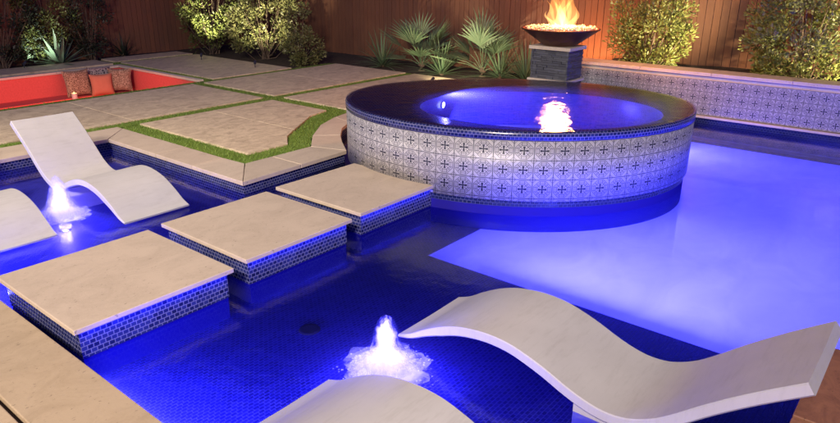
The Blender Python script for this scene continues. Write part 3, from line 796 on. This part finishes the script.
shrub(12.25,2.0,.58,.75,.95,2.0,13000,.07,M['leaf_yellow'],'bright uplit shrub at the top right picture edge',seed=8,lumps=100)
def conifer(x,y,z,r,h,lb,seed):
    return shrub(x,y,z,r,r,h,3600,.07,M['leaf_dark'],lb,'conifer',20,'dark conifers by the left fence','conifer_shrub',seed,60,False)
conifer(8.05,17.3,.09,.5,2.6,'tall dark conifer left of the bare stretch of fence',21)
def rosette(name,x,y,z,n,L,w,mat,lb,catg,seed,droop=.3,thick=False,group=None,up=.5):
    random.seed(seed)
    e=empty(name,(x,y,z),label=lb,cat=catg,group=group)
    m=MB()
    for k in range(n):
        a=k*2.399+random.uniform(-.2,.2); el=(.12+ (k/n)*1.25+random.uniform(-.08,.08))
        l=L*random.uniform(.75,1.1)
        d=Vector((math.cos(a)*math.cos(el),math.sin(a)*math.cos(el),math.sin(el)))
        side=Vector((-math.sin(a),math.cos(a),0))
        rows=[]
        for i in range(7):
            t_=i/6; p=d*l*t_+Vector((0,0,-droop*l*t_*t_*math.cos(el))); 
            ww=w*((1-t_)**.7)*(1 if not thick else (.55+1.1*math.sin(PI*min(1,t_*.9+.1))*.6))+.001
            nrm=side.cross(d)
            rows.append([p-side*ww,p-nrm*ww*.35,p+side*ww] if i<6 else [p,p,p])
        m.grid(rows,smooth=True)
    m.build('leaves',mat,e)
    m=MB(); m.tube([(0,0,0),(0,0,.08),(0,0,.16)],[.06,.06,.02],10); m.build('stem',M['bark'],e)
    return e
rosette('agave_plant',7.15,16.85+.25,.09,30,.95,.065,M['agave_leaf'],'pale green agave with broad pointed leaves by the far left bed','agave',11,.10,True)
rosette('yucca_plant',8.95,17.45,.09,40,.75,.02,M['leaf_dark'],'dark spiky yucca in shade against the bare fence','yucca',12,.25,group='spiky yuccas in the beds')
rosette('yucca_plant',12.45,7.2,.09,80,1.0,.02,M['palm_leaf'],'spiky yucca just left of the stone pedestal','yucca',13,.18,group='spiky yuccas in the beds')
rosette('yucca_plant',12.2,11.1,.09,64,1.05,.02,M['palm_leaf'],'dim spiky yucca left of the tallest fan palm','yucca',14,.3,group='spiky yuccas in the beds')
def palm(x,y,z,hs,lb,seed,n=16,fr=.5):
    random.seed(seed)
    e=empty('fan_palm',(x,y,z),label=lb,cat='palm',group='small fan palms behind the spa')
    m=MB(); m.tube([(0,0,0),(0,0,hs*.12),(.02,0,hs*.22)],[.09,.08,.05],10); m.build('trunk',M['bark'],e)
    m=MB()
    for k in range(n):
        a=k*2.399+random.uniform(-.3,.3); el=random.uniform(.2,1.45) if k>3 else random.uniform(1.0,1.45)
        pl_=random.uniform(.45,.8)*hs
        d=Vector((math.cos(a)*math.cos(el),math.sin(a)*math.cos(el),math.sin(el)))
        b=Vector((0,0,hs*.12)); q=b+d*pl_*.6+Vector((0,0,.04)); tip=b+d*pl_
        m.tube([b,q,tip],[.010,.008,.006],5,cap=False)
        side=Vector((-math.sin(a),math.cos(a),0)); nrm=side.cross(d).normalized()
        nf=13
        for j in range(nf):
            an=(j/(nf-1)-.5)*1.75
            ld=(d*math.cos(an)+side*math.sin(an)).normalized(); l=fr*random.uniform(.85,1.1)*(1-.22*abs(an)/1.25)
            wd=ld.cross(nrm).normalized()
            p1=tip+ld*l*.5+nrm*.02; p2=tip+ld*l+Vector((0,0,-.10*l-random.random()*.06*l))
            m.face([tip,p1+wd*.021,p2,p1-wd*.021])
    m.build('fronds',M['palm_leaf'],e)
    return e
palm(12.3,9.95,.09,.95,'tallest fan palm behind the spa with upright fronds',31,15,.8)
palm(12.5,8.35,.09,.95,'fan palm between the tallest palm and the pedestal',32,15,.75)
rosette('yucca_plant',12.6,7.95,.09,60,1.0,.022,M['palm_leaf'],'spiky yucca between the right fan palm and the yucca by the pedestal','yucca',33,.2,group='spiky yuccas in the beds')
rosette('yucca_plant',12.1,9.2,.09,60,.95,.022,M['palm_leaf'],'spiky yucca growing between the two fan palms','yucca',34,.2,group='spiky yuccas in the beds')

# ------------------------------------------------------------------ light fixtures
def uplight(x,y,z,aim,col,power,lb,ang=70,grp='garden uplights'):
    e=empty('garden_spotlight',(x,y,z),label=lb,cat='garden light',group=grp)
    m=MB(); m.tube([(0,0,0),(0,0,.08)],.01,8); m.build('stake',M['plastic'],e)
    m=MB(); d=(Vector(aim)-Vector((x,y,z+.1))).normalized()
    m.tube([Vector((0,0,.09)),Vector((0,0,.09))+d*.08],.03,12); m.build('housing',M['plastic'],e)
    ld=bpy.data.lights.new('uplight','SPOT'); ld.energy=power; ld.color=col; ld.spot_size=math.radians(ang); ld.spot_blend=.8; ld.shadow_soft_size=.04
    lo=bpy.data.objects.new('uplight_lamp',ld); COL.objects.link(lo); lo.location=Vector((x,y,z+.1))+d*.1; lo.rotation_euler=d.to_track_quat('-Z','Y').to_euler()
W1=(1,.80,.45)
uplight(9.7,15.0,.16,(11.0,16.2,1.7),(1,.93,.6),850,'low garden spotlight aimed at the left green shrub',60)
uplight(9.75,12.9,.16,(11.2,14.3,1.6),(1,.88,.58),850,'low garden spotlight aimed at the wide olive shrub')
uplight(6.2,16.75,.16,(7.0,17.2,.75),(.9,1,.85),110,'low garden spotlight beside the agave',80)
uplight(11.72,2.75,.62,(12.3,4.5,1.6),W1,800,'low garden spotlight behind the wall aimed at the shrub beside the fire bowl',100)
uplight(11.70,.2,.62,(12.2,2.2,1.6),W1,1000,'low garden spotlight behind the wall at the right picture edge',100)
uplight(10.6,8.3,.16,(12.5,8.7,.9),(1,.86,.55),260,'low garden spotlight in front of the fan palms',120)

uplight(12.45,6.05,.1,(13.4,6.2,1.9),(1,.38,.11),260,'added low orange spotlight imitating firelight on the fence behind the fire bowl',130)  # added spot, stands in for firelight reaching the fence
# ------------------------------------------------------------------ lamps
def lamp(kind,loc,col,power,size=.1,aim=None,**k):
    ld=bpy.data.lights.new('lamp',kind); ld.energy=power; ld.color=col
    if kind=='AREA': ld.shape='RECTANGLE'; ld.size=size if not hasattr(size,'__len__') else size[0]; ld.size_y=size if not hasattr(size,'__len__') else size[1]
    elif kind=='SUN': ld.angle=size
    else: ld.shadow_soft_size=size
    for a,b in k.items(): setattr(ld,a,b)
    o=bpy.data.objects.new('lamp',ld); COL.objects.link(o); o.location=loc
    if aim is not None: o.rotation_euler=(Vector(aim)-Vector(loc)).to_track_quat('-Z','Y').to_euler()
    return o
BL=(.084,.078,1.0)
# pool lights set in the pool walls
lamp('AREA',(4.56,1.9,-.75),BL,150,(1.8,.35),(8,1.9,-1.1))
lamp('AREA',(4.56,-2.6,-.75),BL,190,(2.,.35),(8,-2.6,-1.1))
lamp('AREA',(9.8,3.45,-.7),BL,160,(.3,.3),(9.6,0,-1.3))
lamp('AREA',(10.5,-1.0,-.55),BL,360,(2.,.3),(6,1.0,-1.0))
# shelf: fountain lights
lamp('POINT',(2.68,2.44,.09),(.36,.30,1.0),7,.06)
lamp('POINT',(2.60,6.80,.10),(.36,.30,1.0),9,.06)
lamp('POINT',(2.68,2.44,-.06),(.14,.10,1.0),40,.05)
lamp('POINT',(2.60,6.80,-.06),(.14,.10,1.0),40,.05)
lamp('AREA',(5.9,1.7,-1.2),BL,140,(2.4,2.8),(5.9,1.7,0))  # added fill facing up, evens out the deep pool glow
lamp('AREA',(7.4,-1.6,-1.2),BL,95,(3.5,2.5),(7.4,-1.6,0))  # second added fill on the pool floor
lamp('POINT',(2.68,2.44,.27),BL,26,.06)  # added blue fill in the jet, lights shelf and lounger sides
lamp('POINT',(2.60,6.80,.24),BL,14,.05)  # same added fill for the left shelf
lamp('AREA',(1.40,2.1,-.02),BL,110,(3.2,.02),(3.2,2.1,-.30))  # added strip under the near edge, brightens the shelf floor
lamp('AREA',(1.40,7.0,-.02),BL,110,(3.2,.02),(3.2,7.0,-.30))  # added strip for the left shelf, no fixture
# added blue lamp without a fixture, brightening the left shelf
for (x,y,ax,ay,pw) in ((1.42,7.9,3,7.8,9),):
    lamp('AREA',(x,y,-.09),BL,pw*3,(.9,.1),(ax,ay,-.16))
lamp('AREA',(2.04,3.957,.190),BL,2.0,(1.1,.015),(2.04,4.062,.14))  # added strips under the pad lips for the blue glow
lamp('AREA',(3.375,4.007,.190),BL,2.0,(1.1,.015),(3.375,4.112,.14))
lamp('AREA',(4.69,4.047,.190),BL,2.0,(1.1,.015),(4.69,4.152,.14))
lamp('AREA',(3.3,5.30,-.05),BL,6,(3.6,.03),(3.3,6.2,-.13))  # added strip along the pads' far side, brightens the left shelf
# spa light
lpv=(float(lp[0]),float(lp[1]))
lo=lamp_disc('spa_lamp',(lpv[0]-C[0],lpv[1]-C[1],.74-DEEP),(CO[0]-lpv[0],CO[1]-lpv[1],0),.04,spa)
dirv=np.array([CO[0]-lpv[0],CO[1]-lpv[1]]); dirv/=np.linalg.norm(dirv)
lamp('AREA',(lpv[0]+dirv[0]*.06,lpv[1]+dirv[1]*.06,.72),BL,150,(.12,.12),(CO[0],CO[1],.45))
# fire
lamp('POINT',(9.855,5.1,2.0),(1,.36,.10),330,.17)
# sunken pit
lamp('AREA',(5.2,13.0,-.3),(1,.20,.14),46,(3.5,.2),(5.4,15.6,-.1))
lamp('POINT',(6.33,14.72,-.16),(1,.55,.2),1.6,.04)
lamp('AREA',(-.5,9.5,4.6),(1,.88,.70),120,(1.2,.6),(5.0,8.2,0),spread=math.radians(95))  # added warm fill for the patio, its source invented
# warm house light over the terrace behind the photographer
lamp('AREA',(-7.0,-2.0,8.5),(1,.86,.70),660,(3,1.2),(3.2,5,0),spread=math.radians(72))

# ------------------------------------------------------------------ sky, faint last light
w=bpy.data.worlds.new('World'); sc.world=w; w.use_nodes=True
nt=w.node_tree; nt.nodes.clear()
sky=nt.nodes.new('ShaderNodeTexSky'); sky.sky_type='NISHITA'; sky.sun_disc=False
sky.sun_elevation=math.radians(-3); sky.sun_rotation=math.radians(210); sky.ozone_density=4
bg=nt.nodes.new('ShaderNodeBackground'); bg.inputs[1].default_value=3.2
tint=nt.nodes.new('ShaderNodeMix'); tint.data_type='RGBA'; tint.blend_type='MULTIPLY'; tint.inputs[0].default_value=1
nt.links.new(sky.outputs[0],tint.inputs[6]); tint.inputs[7].default_value=(.72,.60,1,1)
wo=nt.nodes.new('ShaderNodeOutputWorld'); nt.links.new(tint.outputs[2],bg.inputs[0]); nt.links.new(bg.outputs[0],wo.inputs[0])

# ------------------------------------------------------------------ camera
cd=bpy.data.cameras.new('Camera'); cam=bpy.data.objects.new('Camera',cd); COL.objects.link(cam)
F=Vector((0.7284645342477074,0.5902242916975688,-0.34781418578513146)); Rr=Vector((0.6311430792481645,-0.7756459563235852,0.005635952094885199)); U=Vector((0.2664541909229724,0.223626107440464,0.9375465472234487))
mt=Matrix((( Rr.x,U.x,-F.x,0),(Rr.y,U.y,-F.y,0),(Rr.z,U.z,-F.z,2.4),(0,0,0,1)))
cam.matrix_world=mt
cd.sensor_width=36; cd.lens=660.53/840*36; cd.clip_start=.05; cd.clip_end=500
sc.camera=cam
sc.render.engine='CYCLES'
sc.cycles.use_denoising=True
sc.cycles.max_bounces=8; sc.cycles.transparent_max_bounces=16; sc.cycles.sample_clamp_indirect=6
sc.cycles.caustics_reflective=False; sc.cycles.caustics_refractive=False
sc.view_settings.view_transform='Standard'; sc.view_settings.look='None'; sc.view_settings.exposure=0; sc.view_settings.gamma=1
